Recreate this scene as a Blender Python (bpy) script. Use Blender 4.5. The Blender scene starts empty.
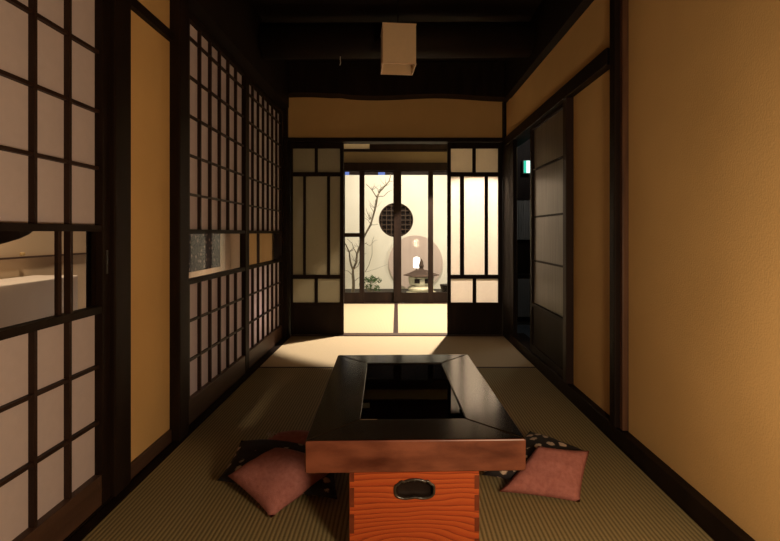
import bpy, bmesh, math, random
from mathutils import Vector, Matrix
random.seed(7)
S = bpy.context.scene
C = S.collection

# ------------------------------------------------------------------ camera
cam = bpy.data.objects.new('camera', bpy.data.cameras.new('camera'))
C.objects.link(cam)
cam.location = (0, 0, 0.93)
cam.rotation_euler = (math.radians(90), 0, 0)
cam.data.lens = 22.15
cam.data.sensor_width = 36.0
cam.data.shift_x = -7.0 / 780
cam.data.shift_y = -37.5 / 780
cam.data.clip_start = 0.02
S.camera = cam

# ------------------------------------------------------------------ world, exposure, lights
w = bpy.data.worlds.new('dusk_sky')
S.world = w
w.use_nodes = True
w.node_tree.nodes['Background'].inputs[0].default_value = (0.22, 0.34, 0.95, 1)
w.node_tree.nodes['Background'].inputs[1].default_value = 0.7
S.view_settings.view_transform = 'Standard'
S.view_settings.look = 'None'
S.view_settings.gamma = 1
S.view_settings.exposure = 0.0
S.view_settings.use_curve_mapping = False


def light(name, kind, loc, energy, color, aim=None, **kw):
    d = bpy.data.lights.new(name, kind)
    d.energy = energy
    d.color = color
    for k, v in kw.items():
        setattr(d, k, v)
    o = bpy.data.objects.new(name, d)
    C.objects.link(o)
    o.location = loc
    if aim is not None:
        o.rotation_euler = (Vector(aim) - Vector(loc)).to_track_quat('-Z', 'Y').to_euler()
    return o


WARM = (1.0, 0.62, 0.32)
# low lamp on the floor at the right, beside the camera
light('floor_lamp_light', 'POINT', (0.50, 0.36, 0.66), 42, (1.0, 0.745, 0.475), shadow_soft_size=0.10)
# ceiling downlight of the inner room
light('downlight', 'SPOT', (0.74, 5.38, 2.48), 830, (1.0, 0.85, 0.68), aim=(0.74, 5.35, 0),
      spot_size=math.radians(88), spot_blend=0.10, shadow_soft_size=0.03)
# garden lights
light('garden_light', 'SPOT', (0.15, 6.75, 2.45), 255, (1.0, 0.91, 0.78), aim=(0.0, 8.6, 0.8),
      spot_size=math.radians(120), spot_blend=0.8, shadow_soft_size=0.10)
light('garden_light', 'SPOT', (1.75, 7.5, 0.9), 75, (1.0, 0.90, 0.74), aim=(0.3, 8.6, 0.8),
      spot_size=math.radians(130), spot_blend=0.8, shadow_soft_size=0.06)
light('garden_light', 'SPOT', (-1.2, 7.3, 0.0), 15, (1.0, 0.86, 0.60), aim=(-0.3, 8.6, 0.7),
      spot_size=math.radians(130), spot_blend=0.8, shadow_soft_size=0.05)
# unseen lights added to brighten the side rooms behind the left shoji
light('side_room_fill', 'SPOT', (-1.62, 2.2, 2.4), 140, (1.0, 0.78, 0.55), aim=(-2.0, 2.3, 0.5),
      spot_size=math.radians(70), spot_blend=0.6, shadow_soft_size=0.08)
light('side_room_fill', 'POINT', (-1.27, 3.62, 0.35), 6, (1.0, 0.80, 0.62), shadow_soft_size=0.08)
light('garden_light', 'POINT', (0.10, 6.9, 0.0), 9, (1.0, 0.9, 0.66), shadow_soft_size=0.05)
light('hall_light', 'POINT', (1.5, 4.3, 2.0), 9, (0.95, 0.95, 0.9), shadow_soft_size=0.08)


# ------------------------------------------------------------------ materials
def newmat(name):
    m = bpy.data.materials.new(name)
    m.use_nodes = True
    nt = m.node_tree
    for n in list(nt.nodes):
        nt.nodes.remove(n)
    out = nt.nodes.new('ShaderNodeOutputMaterial')
    return m, nt, out


def N(nt, t, **kw):
    n = nt.nodes.new(t)
    for k, v in kw.items():
        if k in n.inputs.keys():
            n.inputs[k].default_value = v
        else:
            setattr(n, k, v)
    return n


def rgb(c):
    return (c[0], c[1], c[2], 1)


def mottled(name, c1, c2, scale=(8, 8, 8), rough=0.6, bump=0.05, bscale=60, detail=5, spec=0.4, rough2=None):
    """base colour varying between c1 and c2 by noise stretched by scale"""
    m, nt, out = newmat(name)
    tc = N(nt, 'ShaderNodeTexCoord')
    mp = N(nt, 'ShaderNodeMapping')
    mp.inputs['Scale'].default_value = scale
    nt.links.new(tc.outputs['Object'], mp.inputs[0])
    no = N(nt, 'ShaderNodeTexNoise', Scale=1.0, Detail=detail)
    nt.links.new(mp.outputs[0], no.inputs['Vector'])
    cr = N(nt, 'ShaderNodeValToRGB')
    cr.color_ramp.elements[0].position = 0.3
    cr.color_ramp.elements[1].position = 0.7
    cr.color_ramp.elements[0].color = rgb(c1)
    cr.color_ramp.elements[1].color = rgb(c2)
    nt.links.new(no.outputs['Fac'], cr.inputs[0])
    b = N(nt, 'ShaderNodeBsdfPrincipled', Roughness=rough)
    b.inputs['Specular IOR Level'].default_value = spec
    nt.links.new(cr.outputs[0], b.inputs['Base Color'])
    if rough2 is not None:
        mr = N(nt, 'ShaderNodeMapRange')
        mr.inputs['To Min'].default_value = rough
        mr.inputs['To Max'].default_value = rough2
        nt.links.new(no.outputs['Fac'], mr.inputs[0])
        nt.links.new(mr.outputs[0], b.inputs['Roughness'])
    if bump:
        n2 = N(nt, 'ShaderNodeTexNoise', Scale=bscale, Detail=3.0)
        nt.links.new(tc.outputs['Object'], n2.inputs['Vector'])
        bp = N(nt, 'ShaderNodeBump', Strength=bump, Distance=0.01)
        nt.links.new(n2.outputs['Fac'], bp.inputs['Height'])
        nt.links.new(bp.outputs[0], b.inputs['Normal'])
    nt.links.new(b.outputs[0], out.inputs[0])
    return m


def paper(name, col, trans=0.5):
    m, nt, out = newmat(name)
    tc = N(nt, 'ShaderNodeTexCoord')
    no = N(nt, 'ShaderNodeTexNoise', Scale=35.0, Detail=8.0, Roughness=0.7)
    nt.links.new(tc.outputs['Object'], no.inputs['Vector'])
    mx = N(nt, 'ShaderNodeMix', data_type='RGBA')
    mx.inputs[6].default_value = rgb([c * 0.86 for c in col])
    mx.inputs[7].default_value = rgb(col)
    nt.links.new(no.outputs['Fac'], mx.inputs[0])
    d = N(nt, 'ShaderNodeBsdfDiffuse')
    t = N(nt, 'ShaderNodeBsdfTranslucent')
    nt.links.new(mx.outputs[2], d.inputs[0])
    nt.links.new(mx.outputs[2], t.inputs[0])
    ms = N(nt, 'ShaderNodeMixShader')
    ms.inputs[0].default_value = trans
    nt.links.new(d.outputs[0], ms.inputs[1])
    nt.links.new(t.outputs[0], ms.inputs[2])
    nt.links.new(ms.outputs[0], out.inputs[0])
    return m


def thin_glass(name, tint=(0.95, 0.95, 0.93), refl=1.0):
    m, nt, out = newmat(name)
    t = N(nt, 'ShaderNodeBsdfTransparent')
    t.inputs[0].default_value = rgb(tint)
    g = N(nt, 'ShaderNodeBsdfGlossy', Roughness=0.02)
    g.inputs[0].default_value = (0.9, 0.9, 0.9, 1)
    f = N(nt, 'ShaderNodeLayerWeight', Blend=0.12)
    mu = N(nt, 'ShaderNodeMath', operation='MULTIPLY')
    mu.inputs[1].default_value = refl
    nt.links.new(f.outputs['Fresnel'], mu.inputs[0])
    ms = N(nt, 'ShaderNodeMixShader')
    nt.links.new(mu.outputs[0], ms.inputs[0])
    nt.links.new(t.outputs[0], ms.inputs[1])
    nt.links.new(g.outputs[0], ms.inputs[2])
    nt.links.new(ms.outputs[0], out.inputs[0])
    return m


def tatami(name, c1, c2, axis='X', period=0.0145, bump=0.6):
    """woven rush with raised rows every `period` along the given axis"""
    m, nt, out = newmat(name)
    tc = N(nt, 'ShaderNodeTexCoord')
    wv = N(nt, 'ShaderNodeTexWave', wave_type='BANDS', bands_direction=axis, wave_profile='SIN')
    wv.inputs['Scale'].default_value = 2 * math.pi / period / 20.0
    wv.inputs['Distortion'].default_value = 0.25
    wv.inputs['Detail'].default_value = 1.0
    nt.links.new(tc.outputs['Object'], wv.inputs['Vector'])
    mp = N(nt, 'ShaderNodeMapping')
    mp.inputs['Scale'].default_value = (400, 14, 50) if axis == 'Y' else (14, 400, 50)
    nt.links.new(tc.outputs['Object'], mp.inputs[0])
    no = N(nt, 'ShaderNodeTexNoise', Scale=1.0, Detail=3.0)
    nt.links.new(mp.outputs[0], no.inputs['Vector'])
    ad = N(nt, 'ShaderNodeMath', operation='MULTIPLY_ADD')
    nt.links.new(no.outputs['Fac'], ad.inputs[0])
    ad.inputs[1].default_value = 0.45
    nt.links.new(wv.outputs['Fac'], ad.inputs[2])
    cr = N(nt, 'ShaderNodeValToRGB')
    cr.color_ramp.elements[0].position = 0.15
    cr.color_ramp.elements[1].position = 1.0
    cr.color_ramp.elements[0].color = rgb(c1)
    cr.color_ramp.elements[1].color = rgb(c2)
    nt.links.new(ad.outputs[0], cr.inputs[0])
    b = N(nt, 'ShaderNodeBsdfPrincipled', Roughness=0.7)
    b.inputs['Specular IOR Level'].default_value = 0.2
    nt.links.new(cr.outputs[0], b.inputs['Base Color'])
    bp = N(nt, 'ShaderNodeBump', Strength=bump, Distance=0.003)
    nt.links.new(ad.outputs[0], bp.inputs['Height'])
    nt.links.new(bp.outputs[0], b.inputs['Normal'])
    nt.links.new(b.outputs[0], out.inputs[0])
    return m


def grain_wood(name, dark, mid, lightc, rough=0.35):
    """flat sawn zelkova: broad arching rings plus fine pores"""
    m, nt, out = newmat(name)
    tc = N(nt, 'ShaderNodeTexCoord')
    mp = N(nt, 'ShaderNodeMapping')
    mp.inputs['Scale'].default_value = (1.7, 1.7, 5.2)
    mp.inputs['Location'].default_value = (-0.13, 0.3, -0.10)
    nt.links.new(tc.outputs['Object'], mp.inputs[0])
    n0 = N(nt, 'ShaderNodeTexNoise', Scale=1.6, Detail=2.0)
    nt.links.new(mp.outputs[0], n0.inputs['Vector'])
    mx0 = N(nt, 'ShaderNodeMix', data_type='VECTOR')
    mx0.inputs[0].default_value = 0.22
    nt.links.new(mp.outputs[0], mx0.inputs[4])
    nt.links.new(n0.outputs['Color'], mx0.inputs[5])
    wv = N(nt, 'ShaderNodeTexWave', wave_type='RINGS', rings_direction='Y', wave_profile='SAW')
    wv.inputs['Scale'].default_value = 5.2
    wv.inputs['Distortion'].default_value = 0.9
    wv.inputs['Detail'].default_value = 2.5
    nt.links.new(mx0.outputs[1], wv.inputs['Vector'])
    mp2 = N(nt, 'ShaderNodeMapping')
    mp2.inputs['Scale'].default_value = (12, 12, 300)
    nt.links.new(tc.outputs['Object'], mp2.inputs[0])
    n2 = N(nt, 'ShaderNodeTexNoise', Scale=1.0, Detail=4.0)
    nt.links.new(mp2.outputs[0], n2.inputs['Vector'])
    ad = N(nt, 'ShaderNodeMath', operation='MULTIPLY_ADD')
    nt.links.new(n2.outputs['Fac'], ad.inputs[0])
    ad.inputs[1].default_value = 0.35
    nt.links.new(wv.outputs['Fac'], ad.inputs[2])
    cr = N(nt, 'ShaderNodeValToRGB')
    e = cr.color_ramp.elements
    e[0].position = 0.12
    e[0].color = rgb(dark)
    e[1].position = 1.15 if False else 1.0
    e[1].color = rgb(lightc)
    k = e.new(0.42)
    k.color = rgb(mid)
    nt.links.new(ad.outputs[0], cr.inputs[0])
    b = N(nt, 'ShaderNodeBsdfPrincipled', Roughness=rough)
    nt.links.new(cr.outputs[0], b.inputs['Base Color'])
    nt.links.new(b.outputs[0], out.inputs[0])
    return m


def dotted(name, base, dot, scale=26.0, r=0.30):
    m, nt, out = newmat(name)
    tc = N(nt, 'ShaderNodeTexCoord')
    vo = N(nt, 'ShaderNodeTexVoronoi', Scale=scale)
    vo.inputs['Randomness'].default_value = 0.55
    nt.links.new(tc.outputs['Object'], vo.inputs['Vector'])
    no = N(nt, 'ShaderNodeTexNoise', Scale=90.0)
    nt.links.new(tc.outputs['Object'], no.inputs['Vector'])
    ad = N(nt, 'ShaderNodeMath', operation='MULTIPLY_ADD')
    nt.links.new(no.outputs['Fac'], ad.inputs[0])
    ad.inputs[1].default_value = 0.3
    nt.links.new(vo.outputs['Distance'], ad.inputs[2])
    cr = N(nt, 'ShaderNodeValToRGB')
    cr.color_ramp.elements[0].position = r
    cr.color_ramp.elements[1].position = r + 0.08
    cr.color_ramp.elements[0].color = rgb(dot)
    cr.color_ramp.elements[1].color = rgb(base)
    nt.links.new(ad.outputs[0], cr.inputs[0])
    b = N(nt, 'ShaderNodeBsdfPrincipled', Roughness=0.8)
    nt.links.new(cr.outputs[0], b.inputs['Base Color'])
    nt.links.new(b.outputs[0], out.inputs[0])
    return m


def emit(name, col, s):
    m, nt, out = newmat(name)
    e = N(nt, 'ShaderNodeEmission', Strength=s)
    e.inputs[0].default_value = rgb(col)
    nt.links.new(e.outputs[0], out.inputs[0])
    return m


M = dict(
    dark=mottled('dark_stained_wood', (0.0095, 0.0052, 0.0036), (0.019, 0.0105, 0.007), (14, 14, 3), 0.55, 0.05, 90, spec=0.1),
    black=mottled('near_black_wood', (0.008, 0.0042, 0.003), (0.015, 0.008, 0.0055), (4, 4, 4), 0.7, 0.05, 50, spec=0.15),  # near-black brown wood, varied slightly by noise
    brown=mottled('brown_wood', (0.050, 0.025, 0.015), (0.088, 0.044, 0.027), (18, 2.5, 40), 0.5, 0.05, 90),
    worn=mottled('worn_brown_wood', (0.06, 0.025, 0.014), (0.13, 0.06, 0.03), (40, 40, 4), 0.5, 0.08, 90),
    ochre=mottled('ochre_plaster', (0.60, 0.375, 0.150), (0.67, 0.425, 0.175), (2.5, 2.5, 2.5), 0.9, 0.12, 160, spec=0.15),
    paper=paper('shoji_paper', (0.78, 0.70, 0.73), 0.38),
    paper_dim=paper('dimmed_shoji_paper', (0.50, 0.46, 0.36), 0.5),  # dimness of the left back panes put into a darker paper colour
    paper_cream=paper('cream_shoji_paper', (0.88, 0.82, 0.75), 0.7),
    frost=mottled('frosted_pane', (0.10, 0.088, 0.075), (0.16, 0.14, 0.12), (60, 60, 3), 0.35, 0.0),
    glass=thin_glass('clear_glass'),
    glass_soft=thin_glass('old_clear_glass', (0.93, 0.92, 0.9), 0.08),
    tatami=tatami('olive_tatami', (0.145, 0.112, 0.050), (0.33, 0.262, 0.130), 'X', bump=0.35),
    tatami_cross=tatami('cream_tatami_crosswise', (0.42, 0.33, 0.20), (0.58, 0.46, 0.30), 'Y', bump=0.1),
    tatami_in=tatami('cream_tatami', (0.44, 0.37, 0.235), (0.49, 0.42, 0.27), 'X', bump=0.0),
    heri=mottled('brown_cloth_edging', (0.03, 0.012, 0.010), (0.045, 0.02, 0.015), (60, 60, 60), 0.8, 0),
    keyaki=grain_wood('zelkova_wood', (0.15, 0.019, 0.005), (0.34, 0.052, 0.012), (0.43, 0.085, 0.019)),
    joint=mottled('end_grain_wood', (0.10, 0.018, 0.007), (0.17, 0.035, 0.012), (30, 30, 30), 0.4, 0.0),
    lacquer=mottled('black_lacquer', (0.005, 0.003, 0.0025), (0.010, 0.006, 0.0045), (7, 2, 7), 0.10, 0.003, 25, rough2=0.20, spec=0.7),
    edge=mottled('rubbed_red_brown_wood', (0.055, 0.011, 0.006), (0.18, 0.056, 0.030), (8, 8, 24), 0.26, 0.05, 60, rough2=0.45),
    iron=mottled('black_iron', (0.012, 0.010, 0.009), (0.03, 0.025, 0.02), (40, 40, 40), 0.28, 0.1, 120, spec=0.9),
    mauve=mottled('mauve_cotton', (0.31, 0.115, 0.100), (0.41, 0.165, 0.145), (70, 70, 70), 0.85, 0.25, 300, spec=0.2),
    dots=dotted('black_dotted_cotton', (0.010, 0.008, 0.010), (0.50, 0.40, 0.32), 20, 0.39),
    thread=mottled('pale_thread', (0.5, 0.45, 0.4), (0.6, 0.55, 0.5), rough=0.9, bump=0),
    shade=paper('lamp_shade_cloth', (0.92, 0.70, 0.46), 0.08),
    shade_edge=mottled('pale_wood_edge', (0.80, 0.55, 0.36), (0.85, 0.6, 0.4), rough=0.6, bump=0),
    gwall=mottled('cream_render', (0.80, 0.74, 0.60), (0.84, 0.78, 0.65), (3, 3, 3), 0.95, 0.1, 40, spec=0.1),
    stone=mottled('pale_granite', (0.42, 0.38, 0.28), (0.58, 0.54, 0.40), (25, 25, 25), 0.9, 0.4, 80),
    stone_cap=mottled('brown_granite', (0.075, 0.045, 0.032), (0.13, 0.08, 0.055), (25, 25, 25), 0.9, 0.4, 80),
    soil=mottled('dark_soil', (0.02, 0.016, 0.012), (0.06, 0.05, 0.035), (20, 20, 20), 0.95, 0.5, 60),
    bark=mottled('grey_bark', (0.10, 0.075, 0.045), (0.19, 0.15, 0.10), (40, 40, 12), 0.9, 0.3, 90),
    leaf=mottled('green_leaf', (0.03, 0.075, 0.015), (0.08, 0.15, 0.035), (30, 30, 30), 0.5, 0.0),
    disc=mottled('mauve_brown_shadow_tone', (0.55, 0.42, 0.35), (0.60, 0.47, 0.39), (40, 40, 1.5), 0.9, 0.0, spec=0.03),  # tone of a round shadow, given to the disc as colour
    lattice=mottled('round_window_lattice', (0.06, 0.035, 0.02), (0.085, 0.05, 0.03), (20, 20, 20), 0.8, 0.0),
    lamp_glow=emit('lamp_glow', (1.0, 0.93, 0.85), 4.0),
    umber=mottled('umber_wood', (0.020, 0.010, 0.007), (0.034, 0.017, 0.012), (14, 14, 3), 0.5, 0.05, 90, spec=0.2),
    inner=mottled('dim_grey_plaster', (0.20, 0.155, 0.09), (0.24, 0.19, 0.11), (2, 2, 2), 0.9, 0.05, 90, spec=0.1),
    beige=mottled('beige_wall', (0.55, 0.42, 0.28), (0.60, 0.46, 0.32), (2, 2, 2), 0.9, 0.05, 90, spec=0.1),
    white=mottled('white_lacquered_board', (0.66, 0.58, 0.50), (0.72, 0.64, 0.56), (3, 3, 3), 0.4, 0.0),
    brass=mottled('brass', (0.5, 0.35, 0.15), (0.6, 0.42, 0.2), rough=0.25, bump=0),
    screen=dotted('dark_patterned_cloth', (0.015, 0.011, 0.012), (0.17, 0.13, 0.11), 20, 0.34),
    cloth=mottled('dark_cloth', (0.015, 0.010, 0.010), (0.03, 0.02, 0.02), rough=0.9),
    exit_green=emit('exit_green', (0.05, 0.75, 0.48), 0.9),
    exit_white=emit('exit_white', (0.75, 1.0, 0.92), 1.6),
    hallfloor=mottled('slate_floor', (0.05, 0.06, 0.07), (0.09, 0.10, 0.115), (6, 6, 6), 0.35, 0.1, 30),
    grey=mottled('grey_board', (0.20, 0.19, 0.17), (0.26, 0.24, 0.22), (30, 30, 2), 0.7, 0.0),
)


# ------------------------------------------------------------------ mesh builder
class MB:
    def __init__(s):
        s.v = []
        s.f = []
        s.m = []

    def poly(s, pts, faces, mi=0):
        k = len(s.v)
        s.v += [tuple(p) for p in pts]
        for f in faces:
            s.f.append([k + i for i in f])
            s.m.append(mi)
        return s

    def box(s, x0, x1, y0, y1, z0, z1, mi=0):
        p = [(x0, y0, z0), (x1, y0, z0), (x1, y1, z0), (x0, y1, z0), (x0, y0, z1), (x1, y0, z1), (x1, y1, z1), (x0, y1, z1)]
        return s.poly(p, [(0, 3, 2, 1), (4, 5, 6, 7), (0, 1, 5, 4), (1, 2, 6, 5), (2, 3, 7, 6), (3, 0, 4, 7)], mi)

    def prism(s, base, top, mi=0):
        """base and top: matching loops of points"""
        n = len(base)
        fs = [tuple(reversed(range(n))), tuple(range(n, 2 * n))]
        fs += [(i, (i + 1) % n, n + (i + 1) % n, n + i) for i in range(n)]
        return s.poly(list(base) + list(top), fs, mi)

    def disc_y(s, cx, cz, y0, y1, r, n=48, rz=None, mi=0):
        rz = rz or r
        a = [(cx + r * math.cos(2 * math.pi * i / n), y0, cz + rz * math.sin(2 * math.pi * i / n)) for i in range(n)]
        b = [(p[0], y1, p[2]) for p in a]
        return s.prism(b, a, mi)

    def lathe(s, prof, cx, cy, n=24, mi=0):
        k = len(s.v)
        for r, z in prof:
            for i in range(n):
                a = 2 * math.pi * i / n
                s.v.append((cx + r * math.cos(a), cy + r * math.sin(a), z))
        for j in range(len(prof) - 1):
            for i in range(n):
                s.f.append([k + j * n + i, k + j * n + (i + 1) % n, k + (j + 1) * n + (i + 1) % n, k + (j + 1) * n + i])
                s.m.append(mi)
        s.f.append([k + i for i in reversed(range(n))])
        s.m.append(mi)
        s.f.append([k + (len(prof) - 1) * n + i for i in range(n)])
        s.m.append(mi)
        return s

    def tube(s, pts, radii, n=7, mi=0, closed=False):
        pts = [Vector(p) for p in pts]
        if not isinstance(radii, (list, tuple)):
            radii = [radii] * len(pts)
        k = len(s.v)
        m = len(pts)
        for j, p in enumerate(pts):
            if closed:
                d = pts[(j + 1) % m] - pts[j - 1]
            else:
                d = pts[min(j + 1, m - 1)] - pts[max(j - 1, 0)]
            d.normalize()
            u = d.cross(Vector((0.13, 0.95, 0.2)))
            if u.length < 1e-3:
                u = d.cross(Vector((1, 0, 0)))
            u.normalize()
            v = d.cross(u)
            for i in range(n):
                a = 2 * math.pi * i / n
                s.v.append(tuple(p + (u * math.cos(a) + v * math.sin(a)) * radii[j]))
        for j in range(m if closed else m - 1):
            for i in range(n):
                j2 = (j + 1) % m
                s.f.append([k + j * n + i, k + j * n + (i + 1) % n, k + j2 * n + (i + 1) % n, k + j2 * n + i])
                s.m.append(mi)
        if not closed:
            s.f.append([k + i for i in range(n)])
            s.m.append(mi)
            s.f.append([k + (m - 1) * n + i for i in reversed(range(n))])
            s.m.append(mi)
        return s

    def build(s, name, mats, parent=None, bevel=0, smooth=False, subsurf=0, origin=None):
        """vertices are world coordinates; with a parent they become local to the thing's origin"""
        me = bpy.data.meshes.new(name)
        off = Vector((0, 0, 0))
        if parent is not None:
            q = parent
            while q is not None:
                off += Vector(q.location)
                q = q.parent
        org = Vector(origin) if origin is not None else Vector((0, 0, 0))
        me.from_pydata([tuple(Vector(v) - off - org) for v in s.v], [], s.f)
        bm = bmesh.new()
        bm.from_mesh(me)
        bmesh.ops.recalc_face_normals(bm, faces=bm.faces)
        bm.to_mesh(me)
        bm.free()
        if not isinstance(mats, (list, tuple)):
            mats = [mats]
        for m in mats:
            me.materials.append(m)
        for p, mi in zip(me.polygons, s.m):
            p.material_index = mi
            p.use_smooth = smooth
        o = bpy.data.objects.new(name, me)
        C.objects.link(o)
        o.location = org
        if parent is not None:
            o.parent = parent
        if bevel:
            b = o.modifiers.new('bevel', 'BEVEL')
            b.width = bevel
            b.segments = 2
            b.limit_method = 'ANGLE'
        if subsurf:
            b = o.modifiers.new('sub', 'SUBSURF')
            b.levels = subsurf
            b.render_levels = subsurf
        return o


def tag(o, label, cat=None, group=None, kind=None):
    if label:
        o['label'] = label
    if cat:
        o['category'] = cat
    if group:
        o['group'] = group
    if kind:
        o['kind'] = kind
    return o


def empty(name, loc, label, cat, group=None, kind=None):
    o = bpy.data.objects.new(name, None)
    C.objects.link(o)
    o.location = loc
    o.empty_display_size = 0.1
    return tag(o, label, cat, group, kind)


def struct(name, mb, mats, label=None, cat=None, bevel=0, origin=None):
    xs = [v[0] for v in mb.v]
    ys = [v[1] for v in mb.v]
    zs = [v[2] for v in mb.v]
    if origin is None:
        origin = ((min(xs) + max(xs)) / 2, (min(ys) + max(ys)) / 2, min(zs))
    o = mb.build(name, mats, bevel=bevel, origin=origin)
    return tag(o, label, cat, None, 'structure')


class Plane:
    """maps wall coordinates (u along the wall, w outward into the room, z) to the world"""
    def __init__(s, side, x):
        s.side, s.x = side, x

    def box(s, mb, u0, u1, w0, w1, z0, z1, mi=0):
        if s.side == 'left':       # room lies at +X
            mb.box(s.x + w0, s.x + w1, u0, u1, z0, z1, mi)
        elif s.side == 'right':    # room lies at -X
            mb.box(s.x - w1, s.x - w0, u0, u1, z0, z1, mi)
        else:                      # 'back': room lies at -Y
            mb.box(u0, u1, s.x - w1, s.x - w0, z0, z1, mi)


# ------------------------------------------------------------------ floor, ceiling, shell
struct('floor', MB().box(-1.12, 1.12, -2.0, 6.42, -0.16, -0.055), M['black'],
       'dark boards under the tatami of both rooms', 'floor')
struct('floor', MB().box(-3.2, -1.125, -2.0, 6.42, -0.16, -0.05), M['brown'],
       'brown board floor of the side room behind the left sliding doors', 'floor')
struct('floor', MB().box(1.125, 3.0, 3.2, 6.42, -0.16, -0.02), M['hallfloor'],
       'slate grey hall floor seen through the gap on the right', 'floor')

# room ceiling and beams
struct('ceiling', MB().box(-1.2, 1.2, -2.0, 4.44, 2.42, 2.5), M['black'],
       'near-black board ceiling over the tatami room', 'ceiling')
struct('ceiling', MB().box(-3.2, 3.0, -2.0, 6.5, 2.58, 2.66), M['black'],
       'dark ceiling over inner room, side room and hall', 'ceiling')
for (yc, lab) in ((3.30, 'dark round ceiling log crossing the room just beyond the hanging shade'),
                  (2.20, 'dark round ceiling log crossing the room in front of the hanging shade'),
                  (1.00, 'dark round ceiling log crossing the room above the near doors')):
    ma, mb_ = [], []
    for i in range(20):
        a = 2 * math.pi * i / 20
        rr = 0.118 + 0.006 * math.sin(3 * a + yc)
        ma.append((-0.915, yc + rr * math.cos(a), 2.245 + rr * math.sin(a)))
        mb_.append((0.915, yc + rr * 0.97 * math.cos(a), 2.255 + rr * 0.97 * math.sin(a)))
    o = struct('trim_1', MB().prism(ma, mb_), M['black'], lab, 'beam')
    for p in o.data.polygons:
        p.use_smooth = len(p.vertices) == 4

# wall plates along the sides and the back (the rough log beam over the back plaster)
struct('trim_2', MB().box(-1.09, -0.935, 2.225, 4.15, 2.012, 2.415), M['black'],
       'dark beam above the two far left lattice doors', 'beam')
struct('trim_3', MB().box(0.93, 1.09, 2.23, 4.15, 2.092, 2.415), M['black'],
       'dark beam on top of the right upper plaster', 'beam')
mb = MB()
n = 26
lo = [(-1.09 + 2.18 * i / n, 2.142 + 0.012 * math.sin(i * 0.45) - 0.020 * i / n + (0.006 if i == 7 else 0)) for i in range(n + 1)]
loop0 = [(x, 4.17, z) for x, z in lo] + [(1.09, 4.17, 2.415), (-1.09, 4.17, 2.415)]
loop1 = [(x, 4.32, z) for x, z in lo] + [(1.09, 4.32, 2.415), (-1.09, 4.32, 2.415)]
mb.prism(loop0, loop1)
struct('trim_4', mb, M['dark'], 'rough dark log beam across the back wall above the plaster', 'beam')

# back wall of the front room (plane y = 4.35)
struct('wall_back', MB().box(-0.99, 0.958, 4.37, 4.44, 1.792, 2.17), M['ochre'],
       'ochre plaster strip above the back doors', 'wall')
struct('trim_5', MB().box(-1.09, 1.09, 4.325, 4.45, 1.755, 1.79), M['dark'],
       'dark lintel over the back sliding doors', 'lintel', bevel=0.004)
struct('trim_6', MB().box(-0.96, 1.09, 4.345, 4.45, -0.05, 0.004), M['brown'],
       'brown threshold between the two rooms', 'threshold')
# corner posts
struct('trim_7', MB().box(-1.09, -0.975, 4.25, 4.45, -0.05, 1.752), M['dark'], 'dark left corner post at the back', 'post')
struct('trim_8', MB().box(-1.09, -0.992, 4.325, 4.45, 1.795, 2.12), M['dark'], 'dark left corner post above the lintel', 'post')
struct('trim_9', MB().box(0.962, 1.012, 4.12, 4.36, -0.05, 1.752).box(0.962, 1.085, 4.36, 4.45, -0.05, 1.752), M['black'], 'dark right corner post at the back', 'post')
struct('trim_10', MB().box(0.962, 1.09, 4.325, 4.45, 1.795, 2.12), M['dark'], 'dark right corner post above the lintel', 'post')

# right wall
struct('wall_right', MB().box(1.0, 1.09, -2.0, 2.072, -0.05, 2.50), M['ochre'],
       'large ochre plaster wall at the near right', 'wall')
struct('wall_right', MB().box(1.0, 1.09, 2.157, 2.718, 0.07, 1.70), M['ochre'],
       'narrow ochre plaster panel between two posts on the right', 'wall')
struct('wall_right', MB().box(0.985, 1.09, 2.19, 4.32, 1.782, 2.10), M['ochre'],
       'ochre plaster strip above the right lintel', 'wall')
struct('baseboard_right', MB().box(0.963, 1.09, -2.0, 4.115, -0.05, 0.072), M['dark'],
       'dark wooden sill along the foot of the right wall', 'baseboard', bevel=0.004)
struct('trim_11', MB().box(0.952, 1.095, 2.102, 2.155, 0.074, 2.41), M['dark'],
       'thick dark post between near wall and narrow ochre panel', 'post', bevel=0.006)
struct('trim_12', MB().box(0.975, 1.09, 2.074, 2.101, 0.074, 2.41), M['worn'],
       'thin worn brown strip along the near edge of the thick right post', 'trim', bevel=0.003)
struct('trim_13', MB().box(0.958, 1.09, 2.72, 2.775, 0.074, 1.70), M['umber'],
       'slender brown post beside the frosted sliding door', 'post', bevel=0.004)
struct('trim_14', MB().box(0.958, 1.09, 2.197, 4.32, 1.702, 1.780), M['dark'],
       'dark lintel running along the right wall', 'lintel', bevel=0.004)
struct('trim_15', MB().box(0.958, 0.990, 3.96, 4.10, 0.074, 1.70), M['black'],
       'dark jamb at the far side of the hall gap', 'post', bevel=0.003)

# left wall
struct('wall_left', MB().box(-1.09, -1.008, 1.783, 2.127, 0.062, 1.776), M['ochre'],
       'narrow ochre plaster panel between two posts on the left', 'wall')
struct('wall_left', MB().box(-1.09, -1.008, 1.783, 2.127, 1.822, 2.41), M['ochre'],
       'ochre plaster above the left narrow panel', 'wall')
struct('wall_left', MB().box(-1.09, -1.008, -2.0, 1.672, 1.822, 2.50), M['ochre'],
       'ochre plaster above the near left lattice door', 'wall')
struct('trim_16', MB().box(-1.085, -0.990, 1.783, 2.127, 1.778, 1.820), M['dark'],
       'thin dark rail across the top of the left ochre panel', 'rail', bevel=0.003)
struct('trim_17', MB().box(-1.085, -0.990, -2.0, 1.672, 1.775, 1.820), M['dark'],
       'dark lintel over the near left lattice door', 'lintel', bevel=0.003)
struct('trim_18', MB().box(-1.09, -0.985, 1.678, 1.781, 0.004, 2.41), M['dark'],
       'dark post between near lattice door and left ochre panel', 'post', bevel=0.005)
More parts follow.
